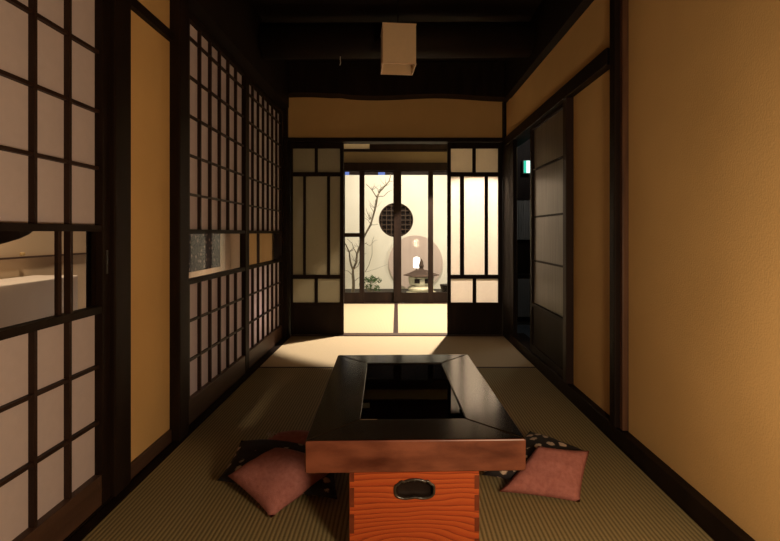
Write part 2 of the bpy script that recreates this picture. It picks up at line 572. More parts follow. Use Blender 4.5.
struct('trim_19', MB().box(-1.095, -0.963, 2.13, 2.225, 0.004, 2.41), M['dark'],
       'dark post between left ochre panel and far lattice doors', 'post', bevel=0.005)
struct('baseboard_left', MB().box(-1.085, -0.998, 1.783, 2.127, 0.004, 0.060), M['brown'],
       'brown skirting board under the left ochre panel', 'baseboard', bevel=0.003)
mb = MB()
mb.box(-1.12, -1.075, -2.0, 4.24, -0.05, 0.003).box(-1.075, -1.062, -2.0, 4.24, -0.05, -0.004)
mb.box(-1.062, -1.040, -2.0, 4.24, -0.05, 0.003).box(-1.040, -1.026, -2.0, 4.24, -0.05, -0.004)
mb.box(-1.026, -1.000, -2.0, 4.24, -0.05, 0.003).box(-1.000, -0.990, -2.0, 4.24, -0.05, -0.003)
mb.box(-0.990, -0.958, -2.0, 4.24, -0.05, 0.003)
struct('trim_20', mb, M['dark'], 'grooved dark threshold along the foot of the left wall', 'threshold')

# walls that close the rooms
struct('wall_near', MB().box(-3.2, 1.1, -2.1, -2.0, -0.16, 2.66), M['ochre'], 'plaster wall behind the viewer', 'wall')
struct('wall_side', MB().box(-3.3, -3.2, -2.1, 6.5, -0.16, 2.66), M['beige'], 'outer wall of the side room', 'wall')
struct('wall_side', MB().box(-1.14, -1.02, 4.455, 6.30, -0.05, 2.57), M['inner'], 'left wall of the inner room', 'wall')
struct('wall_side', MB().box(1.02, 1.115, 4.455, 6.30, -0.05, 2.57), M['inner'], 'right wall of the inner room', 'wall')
struct('wall_side', MB().box(-3.2, -1.15, 4.46, 4.56, -0.05, 2.57), M['beige'], 'end wall of the side room', 'wall')
struct('wall_hall', MB().box(1.12, 3.0, 5.10, 5.2, -0.02, 2.57), M['dark'], 'dark end wall of the hall', 'wall')
struct('wall_hall', MB().box(2.9, 3.0, 3.1, 5.1, -0.02, 2.57), M['black'], 'dark outer wall of the hall', 'wall')
struct('wall_hall', MB().box(1.12, 2.9, 3.1, 3.2, -0.02, 2.57), M['black'], 'dark near wall of the hall', 'wall')
struct('wall_side', MB().box(-1.02, 1.02, 4.38, 4.46, 2.175, 2.57), M['black'], 'dark boards above the back wall', 'wall')

# ------------------------------------------------------------------ tatami
TG = 'tatami mats'


def mat_thing(x0, x1, y0, y1, long_axis, m, label, group=None):
    t = empty('tatami_mat', ((x0 + x1) / 2, (y0 + y1) / 2, -0.054), label, 'tatami mat', group)
    e = 0.0015
    x0, x1, y0, y1 = x0 + e, x1 - e, y0 + e, y1 - e
    b = 0.022
    if long_axis == 'Y':
        MB().box(x0 + b, x1 - b, y0, y1, -0.054, 0.0).build('woven_surface', m, t)
        MB().box(x0, x0 + b, y0, y1, -0.054, 0.0005).build('cloth_edge', m if EDGELESS else M['heri'], t)
        MB().box(x1 - b, x1, y0, y1, -0.054, 0.0005).build('cloth_edge', m if EDGELESS else M['heri'], t)
    else:
        MB().box(x0, x1, y0 + b, y1 - b, -0.054, 0.0).build('woven_surface', m, t)
        MB().box(x0, x1, y0, y0 + b, -0.054, 0.0005).build('cloth_edge', M['heri'], t)
        MB().box(x0, x1, y1 - b, y1, -0.054, 0.0005).build('cloth_edge', M['heri'], t)
    return t


EDGELESS = True
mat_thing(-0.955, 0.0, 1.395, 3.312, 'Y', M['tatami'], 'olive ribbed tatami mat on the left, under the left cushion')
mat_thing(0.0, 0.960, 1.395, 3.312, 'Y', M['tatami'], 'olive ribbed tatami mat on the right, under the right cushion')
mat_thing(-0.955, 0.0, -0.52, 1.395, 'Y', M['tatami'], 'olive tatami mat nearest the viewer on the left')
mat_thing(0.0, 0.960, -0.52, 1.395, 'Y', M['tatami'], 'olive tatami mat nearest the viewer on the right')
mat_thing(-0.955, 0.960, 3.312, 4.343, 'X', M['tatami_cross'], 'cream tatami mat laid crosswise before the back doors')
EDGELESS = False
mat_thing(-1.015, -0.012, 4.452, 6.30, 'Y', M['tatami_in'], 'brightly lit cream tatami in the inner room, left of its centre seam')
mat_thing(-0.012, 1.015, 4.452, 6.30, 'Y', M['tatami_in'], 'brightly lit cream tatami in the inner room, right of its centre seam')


# ------------------------------------------------------------------ left lattice doors
def lattice_door(name, label, u0, u1, stile0, stile1, ztop, zbars_up, zmid_top, zmid_bot, zbars_lo, zbot, ucols, X,
                 bar=0.014, panes=(), pull=None):
    """shoji with a glazed band: front of the lattice at X, paper behind"""
    a, b = u0 + stile0, u1 - stile1
    P = Plane('left', X)
    base = ((X - 0.015), (u0 + u1) / 2, 0.004)
    t = empty(name, base, label, 'sliding door', None, 'structure')
    fr = MB()
    P.box(fr, u0, a, -0.034, 0.006, 0.004, ztop + 0.035)
    P.box(fr, b, u1, -0.034, 0.006, 0.004, ztop + 0.035)
    P.box(fr, a, b, -0.034, 0.006, ztop, ztop + 0.035)
    fr.build('door_frame', M['dark'], t, bevel=0.002)
    br = MB()
    P.box(br, a, b, -0.034, 0.004, 0.004, zbot)
    br.build('bottom_board', M['brown'], t, bevel=0.003)
    rl = MB()
    P.box(rl, a, b, -0.030, 0.003, zmid_top - 0.012, zmid_top + 0.010)
    rl.build('band_rail', M['dark'], t)
    rl = MB()
    P.box(rl, a, b, -0.030, 0.003, zmid_bot - 0.010, zmid_bot + 0.014)
    rl.build('band_rail', M['dark'], t)
    up = MB()
    for z in zbars_up:
        P.box(up, a, b, -0.0212, -0.006, z - 0.0055, z + 0.0055)
    for u in ucols:
        P.box(up, u - bar / 2, u + bar / 2, -0.0212, -0.004, zmid_top + 0.010, ztop)
    up.build('lattice', M['umber'], t)
    lw = MB()
    for z in zbars_lo:
        P.box(lw, a, b, -0.0212, -0.006, z - 0.0055, z + 0.0055)
    for u in ucols:
        P.box(lw, u - bar / 2, u + bar / 2, -0.0212, -0.004, zbot, zmid_bot - 0.010)
    lw.build('lattice', M['umber'], t)
    pp = MB()
    P.box(pp, a, b, -0.0235, -0.0215, zmid_top + 0.008, ztop)
    pp.build('paper', M['paper'], t)
    pp = MB()
    P.box(pp, a, b, -0.0235, -0.0215, zbot, zmid_bot - 0.008)
    pp.build('paper', M['paper'], t)
    gl = MB()
    P.box(gl, a, b, -0.020, -0.017, zmid_bot + 0.014, zmid_top - 0.012)
    gl.build('glass_pane', M['glass_soft'], t)
    for (p0, p1, w0, w1, m) in panes:
        q = MB()
        P.box(q, p0, p1, w0, w1, zmid_bot + 0.014, zmid_top - 0.012)
        q.build('band_upright', m, t)
    if pull:
        q = MB()
        P.box(q, pull[0], pull[1], 0.004, 0.009, pull[2], pull[3])
        o = q.build('finger_pull', M['iron'], t, bevel=0.001)
    return t


cols = [0.916 + 0.143 * i - 0.143 for i in range(6)]
lattice_door('door_1', 'near left paper lattice door with a wide glass band, beside the viewer', 0.60, 1.676, 0.03, 0.042, 1.745,
             [1.150, 1.344, 1.546], 0.947, 0.667, [0.285, 0.475], 0.108, cols, -1.008, bar=0.012,
             panes=((1.448, 1.463, -0.026, -0.014, M['umber']), (1.482, 1.495, -0.0212, -0.001, M['umber'])),
             pull=(1.652, 1.662, 0.79, 0.87))
ZU = [1.120, 1.312, 1.505, 1.697, 1.888]
ZL = [0.305, 0.498]
lattice_door('door_2', 'tall left paper lattice door with patterned screen behind its glass', 2.2262, 3.2150, 0.0388, 0.045, 1.967,
             ZU, 0.938, 0.690, ZL, 0.122, [2.333 + 0.1385 * i for i in range(6)], -1.005, bar=0.012)
lattice_door('door_3', 'far left paper lattice door next to the back corner', 3.2162, 4.2490, 0.0538, 0.049, 1.967,
             ZU, 0.938, 0.690, ZL, 0.122, [3.270 + 0.134 * (i + 1) for i in range(6)], -1.012, bar=0.012)
struct('wall_left', MB().box(-1.09, -1.050, 2.225, 4.24, 2.005, 2.01), M['dark'], 'thin dark head board above the far lattice doors', 'trim')


# ------------------------------------------------------------------ back sliding doors (plane y = 4.36)
def back_door(name, label, x0, x1, cells_top, cells_mid, cells_low, m, wood):
    y0, y1 = 4.362, 4.395
    t = empty(name, ((x0 + x1) / 2, 4.378, 0.006), label, 'sliding door', None, 'structure')
    zt = (1.483, 1.700)
    zm = (0.549, 1.446)
    zl = (0.296, 0.513)
    fr = MB()
    # stiles and rails laid between the given cells
    fr.box(x0, cells_top[0][0], y0, y1, 0.006, 1.752)
    fr.box(cells_top[-1][1], x1, y0, y1, 0.006, 1.752)
    a, b = cells_top[0][0], cells_top[-1][1]
    for z0, z1 in ((1.700, 1.752), (1.446, 1.483), (0.513, 0.549), (0.262, 0.296)):
        fr.box(a, b, y0, y1, z0, z1)
    fr.build('door_frame', wood, t, bevel=0.002)
    for cs, (z0, z1) in ((cells_top, zt), (cells_mid, zm), (cells_low, zl)):
        for c0, c1 in zip(cs[:-1], cs[1:]):
            MB().box(c0[1], c1[0], y0 + 0.004, y1 - 0.003, z0, z1).build('muntin', wood, t)
        for c in cs:
            MB().box(c[0] - 0.002, c[1] + 0.002, 4.383, 4.385, z0 - 0.002, z1 + 0.002).build('paper_pane', m, t)
    MB().box(a, b, y0 + 0.008, y1 - 0.008, 0.006, 0.264).build('bottom_board', M['dark'] if wood is M['dark'] else M['worn'], t)
    return t


def X(px):
    return (px - 397) * 0.00908


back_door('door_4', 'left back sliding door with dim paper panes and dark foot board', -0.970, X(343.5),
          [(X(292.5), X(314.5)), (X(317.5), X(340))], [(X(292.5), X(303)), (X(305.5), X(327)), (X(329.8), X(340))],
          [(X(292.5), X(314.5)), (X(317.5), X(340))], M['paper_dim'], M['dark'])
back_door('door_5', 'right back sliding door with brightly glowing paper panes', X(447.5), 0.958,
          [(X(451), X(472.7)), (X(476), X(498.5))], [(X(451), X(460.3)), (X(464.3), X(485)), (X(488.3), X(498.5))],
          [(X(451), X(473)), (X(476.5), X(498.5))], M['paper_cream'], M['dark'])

# ------------------------------------------------------------------ right wall frosted door
t = empty('door_6', (1.0, 3.155, 0.074), 'right sliding door with grey frosted panes and dark lower panel', 'sliding door', None, 'structure')
P = Plane('right', 1.0)
fr = MB()
P.box(fr, 2.777, 2.81, -0.01, 0.022, 0.074, 1.70)
P.box(fr, 3.49, 3.53, -0.01, 0.022, 0.074, 1.70)
for z0, z1 in ((1.675, 1.70), (0.395, 0.425), (0.074, 0.12)):
    P.box(fr, 2.81, 3.49, -0.01, 0.021, z0, z1)
fr.build('door_frame', M['dark'], t, bevel=0.002)
fr = MB()
for z in (0.730, 1.045, 1.385):
    P.box(fr, 2.81, 3.49, 0.0, 0.014, z - 0.006, z + 0.006)
fr.build('glazing_bars', M['dark'], t)
for z0, z1 in ((0.425, 0.724), (0.736, 1.039), (1.051, 1.379), (1.391, 1.675)):
    q = MB()
    P.box(q, 2.81, 3.49, 0.0, 0.005, z0, z1)
    q.build('frosted_pane', M['frost'], t)
q = MB()
P.box(q, 2.81, 3.49, 0.0, 0.010, 0.12, 0.395)
q.build('lower_panel', M['dark'], t)

# ------------------------------------------------------------------ hall behind the gap
t = empty('exit_sign', (1.385, 5.06, 1.57), 'small glowing green and white exit sign in the dark hall', 'sign')
MB().box(1.325, 1.405, 5.04, 5.09, 1.555, 1.695).build('housing', M['grey'], t, bevel=0.003)
MB().box(1.332, 1.357, 5.034, 5.04, 1.562, 1.688).build('green_half', M['exit_green'], t)
MB().box(1.357, 1.398, 5.034, 5.04, 1.562, 1.688).build('white_half', M['exit_white'], t)
t = empty('hall_cabinet', (1.36, 5.0, -0.018), 'pale grey cabinet standing on the slate hall floor', 'cabinet')
MB().box(1.20, 1.50, 4.93, 5.085, 0.02, 0.50).build('body', M['dark'], t)
MB().box(1.24, 1.36, 4.922, 4.93, 0.07, 0.46).build('door', M['grey'], t)
MB().box(1.375, 1.385, 4.915, 4.93, 0.32, 0.46).build('handle', M['white'], t)
MB().box(1.20, 1.50, 4.94, 5.08, -0.018, 0.02).build('plinth', M['grey'], t)
t = empty('slatted_shutter', (1.33, 5.09, 0.9), 'grey slatted shutter on the dark hall wall below the sign', 'shutter')
mb = MB()
for i in range(9):
    mb.box(1.25 + i * 0.018, 1.262 + i * 0.018, 5.07, 5.095, 0.86, 1.28)
mb.build('slats', M['grey'], t)
MB().box(1.24, 1.42, 5.06, 5.075, 1.28, 1.30).build('rail', M['dark'], t)

# ------------------------------------------------------------------ inner room: glazed garden doors (y = 6.35)
YG = 6.35
K = 0.01323


def GX(px):
    return (px - 397) * K


def GZ(py):
    return 0.93 + (233 - py) * K


struct('trim_21', MB().box(-1.15, 1.15, 6.31, 6.43, GZ(170.9), GZ(163)), M['dark'], 'dark lintel above the glazed garden doors', 'lintel')
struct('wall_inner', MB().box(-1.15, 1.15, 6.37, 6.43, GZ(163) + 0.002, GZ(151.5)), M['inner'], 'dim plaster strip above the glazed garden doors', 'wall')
struct('trim_22', MB().box(-1.15, 1.15, 6.32, 6.43, GZ(151.5) + 0.002, GZ(149.4)), M['dark'], 'thin dark rail above the inner plaster strip', 'rail')
struct('wall_inner', MB().box(-1.15, 1.15, 6.38, 6.43, GZ(149.4) + 0.002, 2.57), M['umber'], 'brown boards at the top of the inner room end wall', 'wall')
tag(MB().box(GX(343.5), GX(369.5), 6.345, 6.378, GZ(148.9), GZ(143.6)).build('transom_panel', M['gwall'], origin=(GX(356), 6.36, GZ(148.9))),
    'pale strip panel high on the inner room end wall', 'panel')
struct('trim_23', MB().box(-1.15, 1.15, 6.31, 6.43, -0.12, 0.004), M['umber'], 'brown threshold below the glazed garden doors', 'threshold')


def glass_door(name, label, x0, x1, a, b, y, bar=None, wood=M['dark'], wood2=M['dark']):
    t = empty(name, ((x0 + x1) / 2, y, 0.006), label, 'glass door', None, 'structure')
    zb, zt = GZ(292.5), GZ(171.8)
    zbot, ztop = 0.006, GZ(171.0)
    MB().box(x0, a, y - 0.015, y + 0.015, zbot, ztop).build('stile', wood2, t, bevel=0.002)
    MB().box(b, x1, y - 0.015, y + 0.015, zbot, ztop).build('stile', wood2, t, bevel=0.002)
    MB().box(a, b, y - 0.015, y + 0.015, zbot, zb).build('bottom_rail', wood2, t)
    MB().box(a, b, y - 0.015, y + 0.015, zt, ztop).build('top_rail', wood, t)
    if bar:
        MB().box(a, b, y - 0.012, y + 0.012, GZ(bar[1]), GZ(bar[0])).build('mid_rail', wood, t)
    MB().box(a, b, y - 0.002, y + 0.002, zb, zt).build('glass_pane', M['glass'], t)
    return t


glass_door('door_7', 'narrow glazed garden door at the far left with a middle rail', -1.0, GX(364), GX(345), GX(359.5), 6.345, (233, 237))
glass_door('door_8', 'glazed garden door showing the bare tree', GX(359.8), GX(397), GX(364.3), GX(393.3), 6.385)
glass_door('door_9', 'glazed garden door showing the stone lantern', GX(394), GX(433), GX(401.3), GX(428), 6.345)
glass_door('door_10', 'narrow glazed garden door at the far right', GX(428.5), 1.01, GX(433.3), GX(450), 6.385)

# ------------------------------------------------------------------ garden
struct('ground', MB().box(-3.2, 3.2, 6.44, 9.2, -0.16, -0.07), M['soil'], 'dark soil of the small garden', 'ground')
KW = 8.6 / 480


def WX(px):
    return (px - 397) * KW


def WZ(py):
    return 0.93 + (233 - py) * KW


# garden wall with a round opening
def wall_with_round_hole(cx, cz, r, x0, x1, z0, z1, y0, y1, n=48):
    mb = MB()
    pts = []
    for i in range(n):
        a = 2 * math.pi * i / n
        c, s_ = math.cos(a), math.sin(a)
        k = min(((x1 if c > 0 else x0) - cx) / c if abs(c) > 1e-6 else 1e9, ((z1 if s_ > 0 else z0) - cz) / s_ if abs(s_) > 1e-6 else 1e9)
        pts.append(((cx + r * c, cz + r * s_), (cx + k * c, cz + k * s_)))
    # make the outer loop hit the four corners
    outer = [list(p[1]) for p in pts]
    for (qx, qz) in ((x0, z0), (x0, z1), (x1, z0), (x1, z1)):
        j = min(range(n), key=lambda i: (outer[i][0] - qx) ** 2 + (outer[i][1] - qz) ** 2)
        outer[j] = [qx, qz]
    v = []
    for (inn, _), o_ in zip(pts, outer):
        v += [(inn[0], y0, inn[1]), (o_[0], y0, o_[1]), (inn[0], y1, inn[1]), (o_[0], y1, o_[1])]
    f = []
    for i in range(n):
        a, b = 4 * i, 4 * ((i + 1) % n)
        f += [(a, a + 1, b + 1, b), (a + 2, b + 2, b + 3, a + 3), (a, b, b + 2, a + 2), (a + 1, a + 3, b + 3, b + 1)]
    return mb.poly(v, f)


RX, RZ, RR = WX(396), WZ(220), 17.3 * KW
struct('wall_garden', wall_with_round_hole(RX, RZ, RR, -2.2, 2.2, -0.07, 1.968, 8.6, 8.72), M['gwall'],
       'brightly lit cream garden wall with a round opening', 'wall')
t = empty('window_1', (RX, 8.64, RZ - RR), 'round dark lattice window in the cream garden wall', 'window', None, 'structure')
mb = MB()
for i in range(-3, 4):
    c = i * 0.085
    h = math.sqrt(max(RR * RR - c * c, 0)) * 0.99
    mb.box(RX + c - 0.006, RX + c + 0.006, 8.630, 8.642, RZ - h, RZ + h)
    mb.box(RX - h, RX + h, 8.643, 8.655, RZ + c - 0.006, RZ + c + 0.006)
mb.build('lattice', M['lattice'], t)
MB().disc_y(RX, RZ, 8.70, 8.715, RR * 0.995).build('backing', M['black'], t)
mb = MB()
mb.tube([(RX + (RR - 0.006) * math.cos(a * math.pi / 24), 8.612, RZ + (RR - 0.006) * math.sin(a * math.pi / 24)) for a in range(48)], 0.008, 6, closed=True)
mb.build('rim', M['lattice'], t)
# dark eave boards above the garden wall; two gaps show the evening sky
xs = [-2.2, WX(344.3), WX(349.2), WX(378), WX(385), 2.2]
mb = MB()
mb.box(xs[0], xs[1], 8.6, 8.7, 1.970, 2.06)
mb.box(xs[2], xs[3], 8.6, 8.7, 1.970, 2.06)
mb.box(xs[4], xs[5], 8.6, 8.7, 1.970, 2.06)
mb.box(-2.2, 2.2, 8.6, 8.7, 2.06, 2.6)
struct('trim_24', mb, M['black'], 'dark eave boards above the garden wall with two small gaps', 'eave')
struct('wall_garden', MB().box(-2.3, -2.2, 6.44, 8.72, -0.07, 2.6), M['gwall'], 'left side wall of the garden', 'wall')
struct('wall_garden', MB().box(2.2, 2.3, 6.44, 8.72, -0.07, 2.6), M['gwall'], 'right side wall of the garden', 'wall')
struct('ceiling', MB().box(-2.3, 2.3, 6.44, 8.72, 2.6, 2.66), M['black'], 'dark eave boarding over the garden', 'eave')

# mauve disc added to stand in for a round shadow on the wall
tag(MB().disc_y(WX(415.5), WZ(262.5), 8.56, 8.59, 27 * KW, 64).build('round_shadow_disc', M['disc'], origin=(WX(415.5), 8.575, -0.07)),
    'large round mauve-brown disc standing in for a shadow on the garden wall behind the stone lantern', 'board')

# small glowing lamp above the lantern
t = empty('garden_lamp', (0.328, 8.02, 0.33), 'small white glowing lamp above the stone lantern roof', 'lamp')
mb = MB()
prof = []
mb.lathe([(0.02, 0.345), (0.052, 0.350), (0.056, 0.37), (0.056, 0.48), (0.048, 0.515), (0.02, 0.53)], 0.328, 8.02, 20)
mb.build('lamp_shade', M['lamp_glow'], t, smooth=True)
MB().box(0.318, 0.338, 8.01, 8.03, -0.068, 0.346).build('post', M['black'], t)

# stone lantern (y = 7.6)
LX, LY = 0.385, 7.6
t = empty('stone_lantern', (LX, LY, -0.07), 'low stone garden lantern with a broad brown cap', 'stone lantern')
MB().lathe([(0.245, -0.07), (0.25, -0.04), (0.235, 0.0), (0.19, 0.015)], LX, LY, 24).build('base', M['stone'], t, smooth=False)
MB().lathe([(0.14, 0.015), (0.20, 0.03), (0.215, 0.06), (0.19, 0.09), (0.15, 0.10)], LX, LY, 24).build('drum', M['stone'], t)
mb = MB()
mb.lathe([(0.13, 0.10), (0.185, 0.115), (0.20, 0.15), (0.205, 0.235), (0.17, 0.25)], LX, LY, 6)
mb.build('firebox', M['stone'], t)
for (ax, bx) in ((-0.115, -0.035), (0.045, 0.115)):
    MB().box(LX + ax, LX + bx, LY - 0.193, LY - 0.16, 0.15, 0.215).build('opening', M['black'], t)  # solid dark block, its colour standing in for the shaded hollow
MB().lathe([(0.24, 0.25), (0.285, 0.258), (0.28, 0.272), (0.19, 0.30), (0.09, 0.345), (0.05, 0.35)], LX, LY, 6).build('cap', [M['stone_cap']], t)
MB().lathe([(0.05, 0.35), (0.032, 0.37), (0.042, 0.41), (0.03, 0.47), (0.008, 0.52)], LX + 0.0, LY, 12).build('finial', M['stone_cap'], t)

# bare tree
def TP(px, py, d=7.45):
    return ((px - 397) * d / 480, d, 0.93 + (233 - py) * d / 480)


t = empty('bare_tree', TP(353, 297), 'slender bare tree with forked trunk against the cream garden wall', 'tree')


def branch(pts, r0, r1, d=7.45, name='branch', zig=0.0):
    P3 = []
    for i, (a, b) in enumerate(pts):
        P3.append(TP(a, b, d + 0.05 * math.sin(i * 1.7 + a)))
    n = len(P3)
    # subdivide for a natural wobble
    Q, R = [], []
    for i in range(n - 1):
        for k in range(3):
            f = k / 3
            p = Vector(P3[i]).lerp(Vector(P3[i + 1]), f)
            if k:
                p += Vector((random.uniform(-1, 1), 0, random.uniform(-1, 1))) * 0.004
            Q.append(p)
            R.append(1.25 * (r0 + (r1 - r0) * (i + f) / (n - 1)))
    Q.append(Vector(P3[-1]))
    R.append(r1)
    MB().tube(Q, R, 6).build(name, M['bark'], t, smooth=True)


branch([(352.5, 297.5), (353.5, 285), (353, 270)], 0.022, 0.017, name='trunk')
branch([(353, 270), (350, 260), (349.5, 253), (346, 245), (342, 240)], 0.013, 0.006)
branch([(353, 270), (356.5, 262), (357, 254), (360, 246), (365.5, 234), (371, 224), (374, 213), (377, 199), (379, 193)], 0.014, 0.011, name='trunk')
branch([(379, 193), (384, 187), (389, 181.5), (391, 174)], 0.010, 0.005)
branch([(377.5, 198), (374, 193), (370, 187.5), (366, 184)], 0.008, 0.003)
branch([(379, 194), (378, 189), (374, 186)], 0.006, 0.002)
branch([(379, 193), (381, 188), (380, 184)], 0.005, 0.002)
branch([(379, 196.5), (384, 196), (388, 192), (392, 190)], 0.005, 0.002)
branch([(389, 181), (392, 181.5), (395, 180)], 0.004, 0.002)
branch([(374, 213), (371, 208), (370, 203)], 0.004, 0.002)
branch([(372, 219), (368, 214), (366, 208)], 0.004, 0.002)
branch([(371, 224), (368, 220), (364, 217)], 0.004, 0.002)
branch([(370, 225), (374, 225), (378, 224)], 0.004, 0.002)
branch([(357, 254), (354, 249), (352, 243), (347, 239)], 0.006, 0.002)
branch([(353, 270), (358, 266), (361, 258), (366, 253)], 0.005, 0.002)
branch([(352, 275), (348, 271), (344, 270)], 0.004, 0.002)
branch([(353, 283), (357, 279), (361, 276)], 0.004, 0.002)
branch([(365, 272), (369, 265), (372, 255), (372, 243), (374, 236)], 0.004, 0.002, d=7.9)
branch([(366, 272), (376, 269), (388, 264)], 0.002, 0.001, d=7.9)
branch([(365, 243), (370, 246), (374, 241), (378, 240)], 0.003, 0.001, d=7.9)
for i in range(44):
    a = random.choice([(379, 190), (372, 190), (386, 186), (375, 208), (370, 220), (360, 248), (349, 252), (356, 262)])
    x, y = a
    dx, dy = random.uniform(-7, 7), random.uniform(-9, -2)
    branch([(x, y), (x + dx * 0.5, y + dy * 0.4), (x + dx, y + dy)], 0.0028, 0.0012, name='twig')

# small evergreen shrub
t2 = empty('evergreen_shrub', (TP(370, 292, 7.7)[0], 7.7, -0.07), 'small leafy green shrub at the foot of the garden wall', 'shrub')
st, lf = MB(), MB()
bx = TP(370, 292, 7.7)[0]
for i in range(16):
    a = random.uniform(0, 6.28)
    h = random.uniform(0.10, 0.27)
    tip = (bx + 0.13 * math.cos(a), 7.7 + 0.08 * math.sin(a), -0.05 + h)
    st.tube([(bx, 7.7, -0.07), ((bx + tip[0]) / 2, 7.7, -0.05 + h * 0.6), tip], 0.003, 5)
    for k in range(9):
        p = Vector(tip) + Vector((random.uniform(-.045, .045), random.uniform(-.03, .03), random.uniform(-.05, .03)))
        u = Vector((random.uniform(-1, 1), random.uniform(-.5, .5), random.uniform(-.6, .8))).normalized() * 0.030
        v = u.cross(Vector((random.uniform(-1, 1), 1, random.uniform(-1, 1)))).normalized() * 0.010
        q = u.cross(v).normalized() * 0.002
        lf.poly([p - u, p + v + q, p + u, p - v + q, p - q], [(0, 1, 4), (1, 2, 4), (2, 3, 4), (3, 0, 4), (0, 3, 2, 1)])
st.build('stems', M['bark'], t2)
lf.build('foliage', M['leaf'], t2)
tag(MB().lathe([(0.09, -0.07), (0.11, 0.0), (0.14, 0.13), (0.145, 0.14), (0.12, 0.14)], 0.80, 7.35, 20).build('garden_pot', M['dark'], origin=(0.80, 7.35, -0.07)),
    'dark round pot at the right edge of the garden', 'pot')

# ------------------------------------------------------------------ side room seen through the glass bands
struct('wall_side', MB().box(-2.08, -2.0, 0.3, 4.45, -0.05, 2.57), M['beige'], 'beige wall of the side room', 'wall')
struct('trim_25', MB().box(-2.0, -1.985, 1.2, 3.6, 0.795, 0.805), M['brown'], 'thin rail on the beige side room wall', 'rail')
t = empty('white_cabinet', (-1.86, 2.15, -0.048), 'low white cabinet seen through the near glass band', 'cabinet')
MB().box(-1.98, -1.74, 1.55, 2.62, -0.048, 0.70).build('body', M['white'], t, bevel=0.006)
MB().box(-1.738, -1.728, 2.50, 2.56, 0.40, 0.42).build('handle', M['brass'], t)
t = empty('wall_hook', (-1.99, 2.52, 0.80), 'small shiny hook on the beige side room wall', 'hook')
MB().box(-1.984, -1.97, 2.52, 2.545, 0.81, 0.828).build('plate', M['brass'], t, bevel=0.004)
mb = MB()
n = 24
top, bot = [], []
for i in range(n + 1):
    y = 0.9 + 1.05 * i / n
    top.append((-1.48 + 0.02 * math.sin(i * 0.9), y, 1.25))
    bot.append((-1.48 + 0.02 * math.sin(i * 0.9), y, 0.872 + 0.075 * max(0.0, min(1.0, (y - 1.72) / 0.24)) ** 1.4))
for i in range(n):
    mb.prism([bot[i], bot[i + 1], top[i + 1], top[i]], [(p[0] - 0.006, p[1], p[2]) for p in (bot[i], bot[i + 1], top[i + 1], top[i])])
tag(mb.build('hanging_cloth', M['cloth'], origin=(-1.48, 1.4, 0.85)), 'dark cloth with a wavy hem hanging in the side room', 'cloth')
t = empty('patterned_screen', (-1.46, 3.7, -0.048), 'framed dark screen with a pale dotted pattern behind the tall lattice door', 'screen')
MB().box(-1.47, -1.455, 3.25, 3.95, 0.655, 1.02).build('patterned_cloth', M['screen'], t)
MB().box(-1.48, -1.448, 3.25, 3.95, 0.50, 0.655).build('bottom_rail', M['beige'], t)
MB().box(-1.48, -1.448, 3.95, 4.17, -0.048, 1.02).build('side_board', M['beige'], t)
MB().box(-1.48, -1.448, 3.19, 3.25, -0.048, 1.02).build('side_board', M['beige'], t)
MB().box(-1.48, -1.448, 3.19, 4.17, 1.02, 1.06).build('top_rail', M['beige'], t)
t = empty('ochre_panel', (-1.25, 4.42, -0.048), 'ochre panel with a dark upright behind the far left lattice door', 'panel')
MB().box(-1.36, -1.15, 4.42, 4.44, -0.048, 1.3).build('board', M['ochre'], t)
MB().box(-1.285, -1.265, 4.395, 4.42, -0.048, 1.3).build('upright', M['umber'], t)

# ------------------------------------------------------------------ low table on its drawer box
TH = 0.370
tx, ty = 0.040, 1.755
ang = math.radians(1.5)
table = empty('low_table', (tx, ty, 0.001), 'low table with black lacquered top on an orange-red wooden box base', 'low table')


def tl(pts):
    """table-local points (x across, y away, z up)"""
    return [(p[0] + tx, p[1] + ty, p[2]) for p in pts]


HW, HD = 0.300, 0.457
IW, ID0, ID1 = 0.158, -0.308, 0.312      # inset opening
zt, zb = TH, TH - 0.088
out = [(-HW, -HD), (HW, -HD), (HW, HD), (-HW, HD)]
inn = [(-IW, ID0), (IW, ID0), (IW, ID1), (-IW, ID1)]
for i in range(4):
    j = (i + 1) % 4
    g = 0.0006
    a, b, c, d = out[i], out[j], inn[j], inn[i]
    cen = [(a[0] + b[0] + c[0] + d[0]) / 4, (a[1] + b[1] + c[1] + d[1]) / 4]
    q = [(p[0] + (cen[0] - p[0]) * g * 3, p[1] + (cen[1] - p[1]) * g * 3) for p in (a, b, c, d)]
    base = tl([(p[0], p[1], zb) for p in q])
    top = tl([(p[0], p[1], zt) for p in q])
    mb = MB()
    mb.poly(base + top, [(4, 5, 6, 7)], 0)
    k = [(0, 3, 2, 1), (0, 1, 5, 4), (1, 2, 6, 5), (2, 3, 7, 6), (3, 0, 4, 7)]
    mb.poly(base + top, k[:1] + k[2:], 0)
    mb.poly(base + top, [k[1]], 1)
    o = mb.build('top_board', [M['lacquer'], M['edge']], table)
    bm = bmesh.new()
    bm.from_mesh(o.data)
    bmesh.ops.remove_doubles(bm, verts=bm.verts, dist=1e-5)
    bmesh.ops.recalc_face_normals(bm, faces=bm.faces)
    bm.to_mesh(o.data)
    bm.free()
    bv = o.modifiers.new('bevel', 'BEVEL')
    bv.width = 0.004
    bv.segments = 3
    bv.limit_method = 'ANGLE'
MB().box(tx - IW, tx + IW, ty + ID0, ty + ID1, zb + 0.01, TH - 0.018).build('well_floor', M['lacquer'], table)
MB().box(tx - IW, tx + IW, ty + ID0, ty + ID1, TH - 0.010, TH - 0.005).build('glass_cover', thin_glass('smoked_glass', (0.25, 0.2, 0.17), 1.0), table)
MB().box(tx - IW, tx - IW + 0.05, ty + ID0, ty + ID0 + 0.004, TH - 0.005, TH - 0.002).build('brass_lip', M['brass'], table)

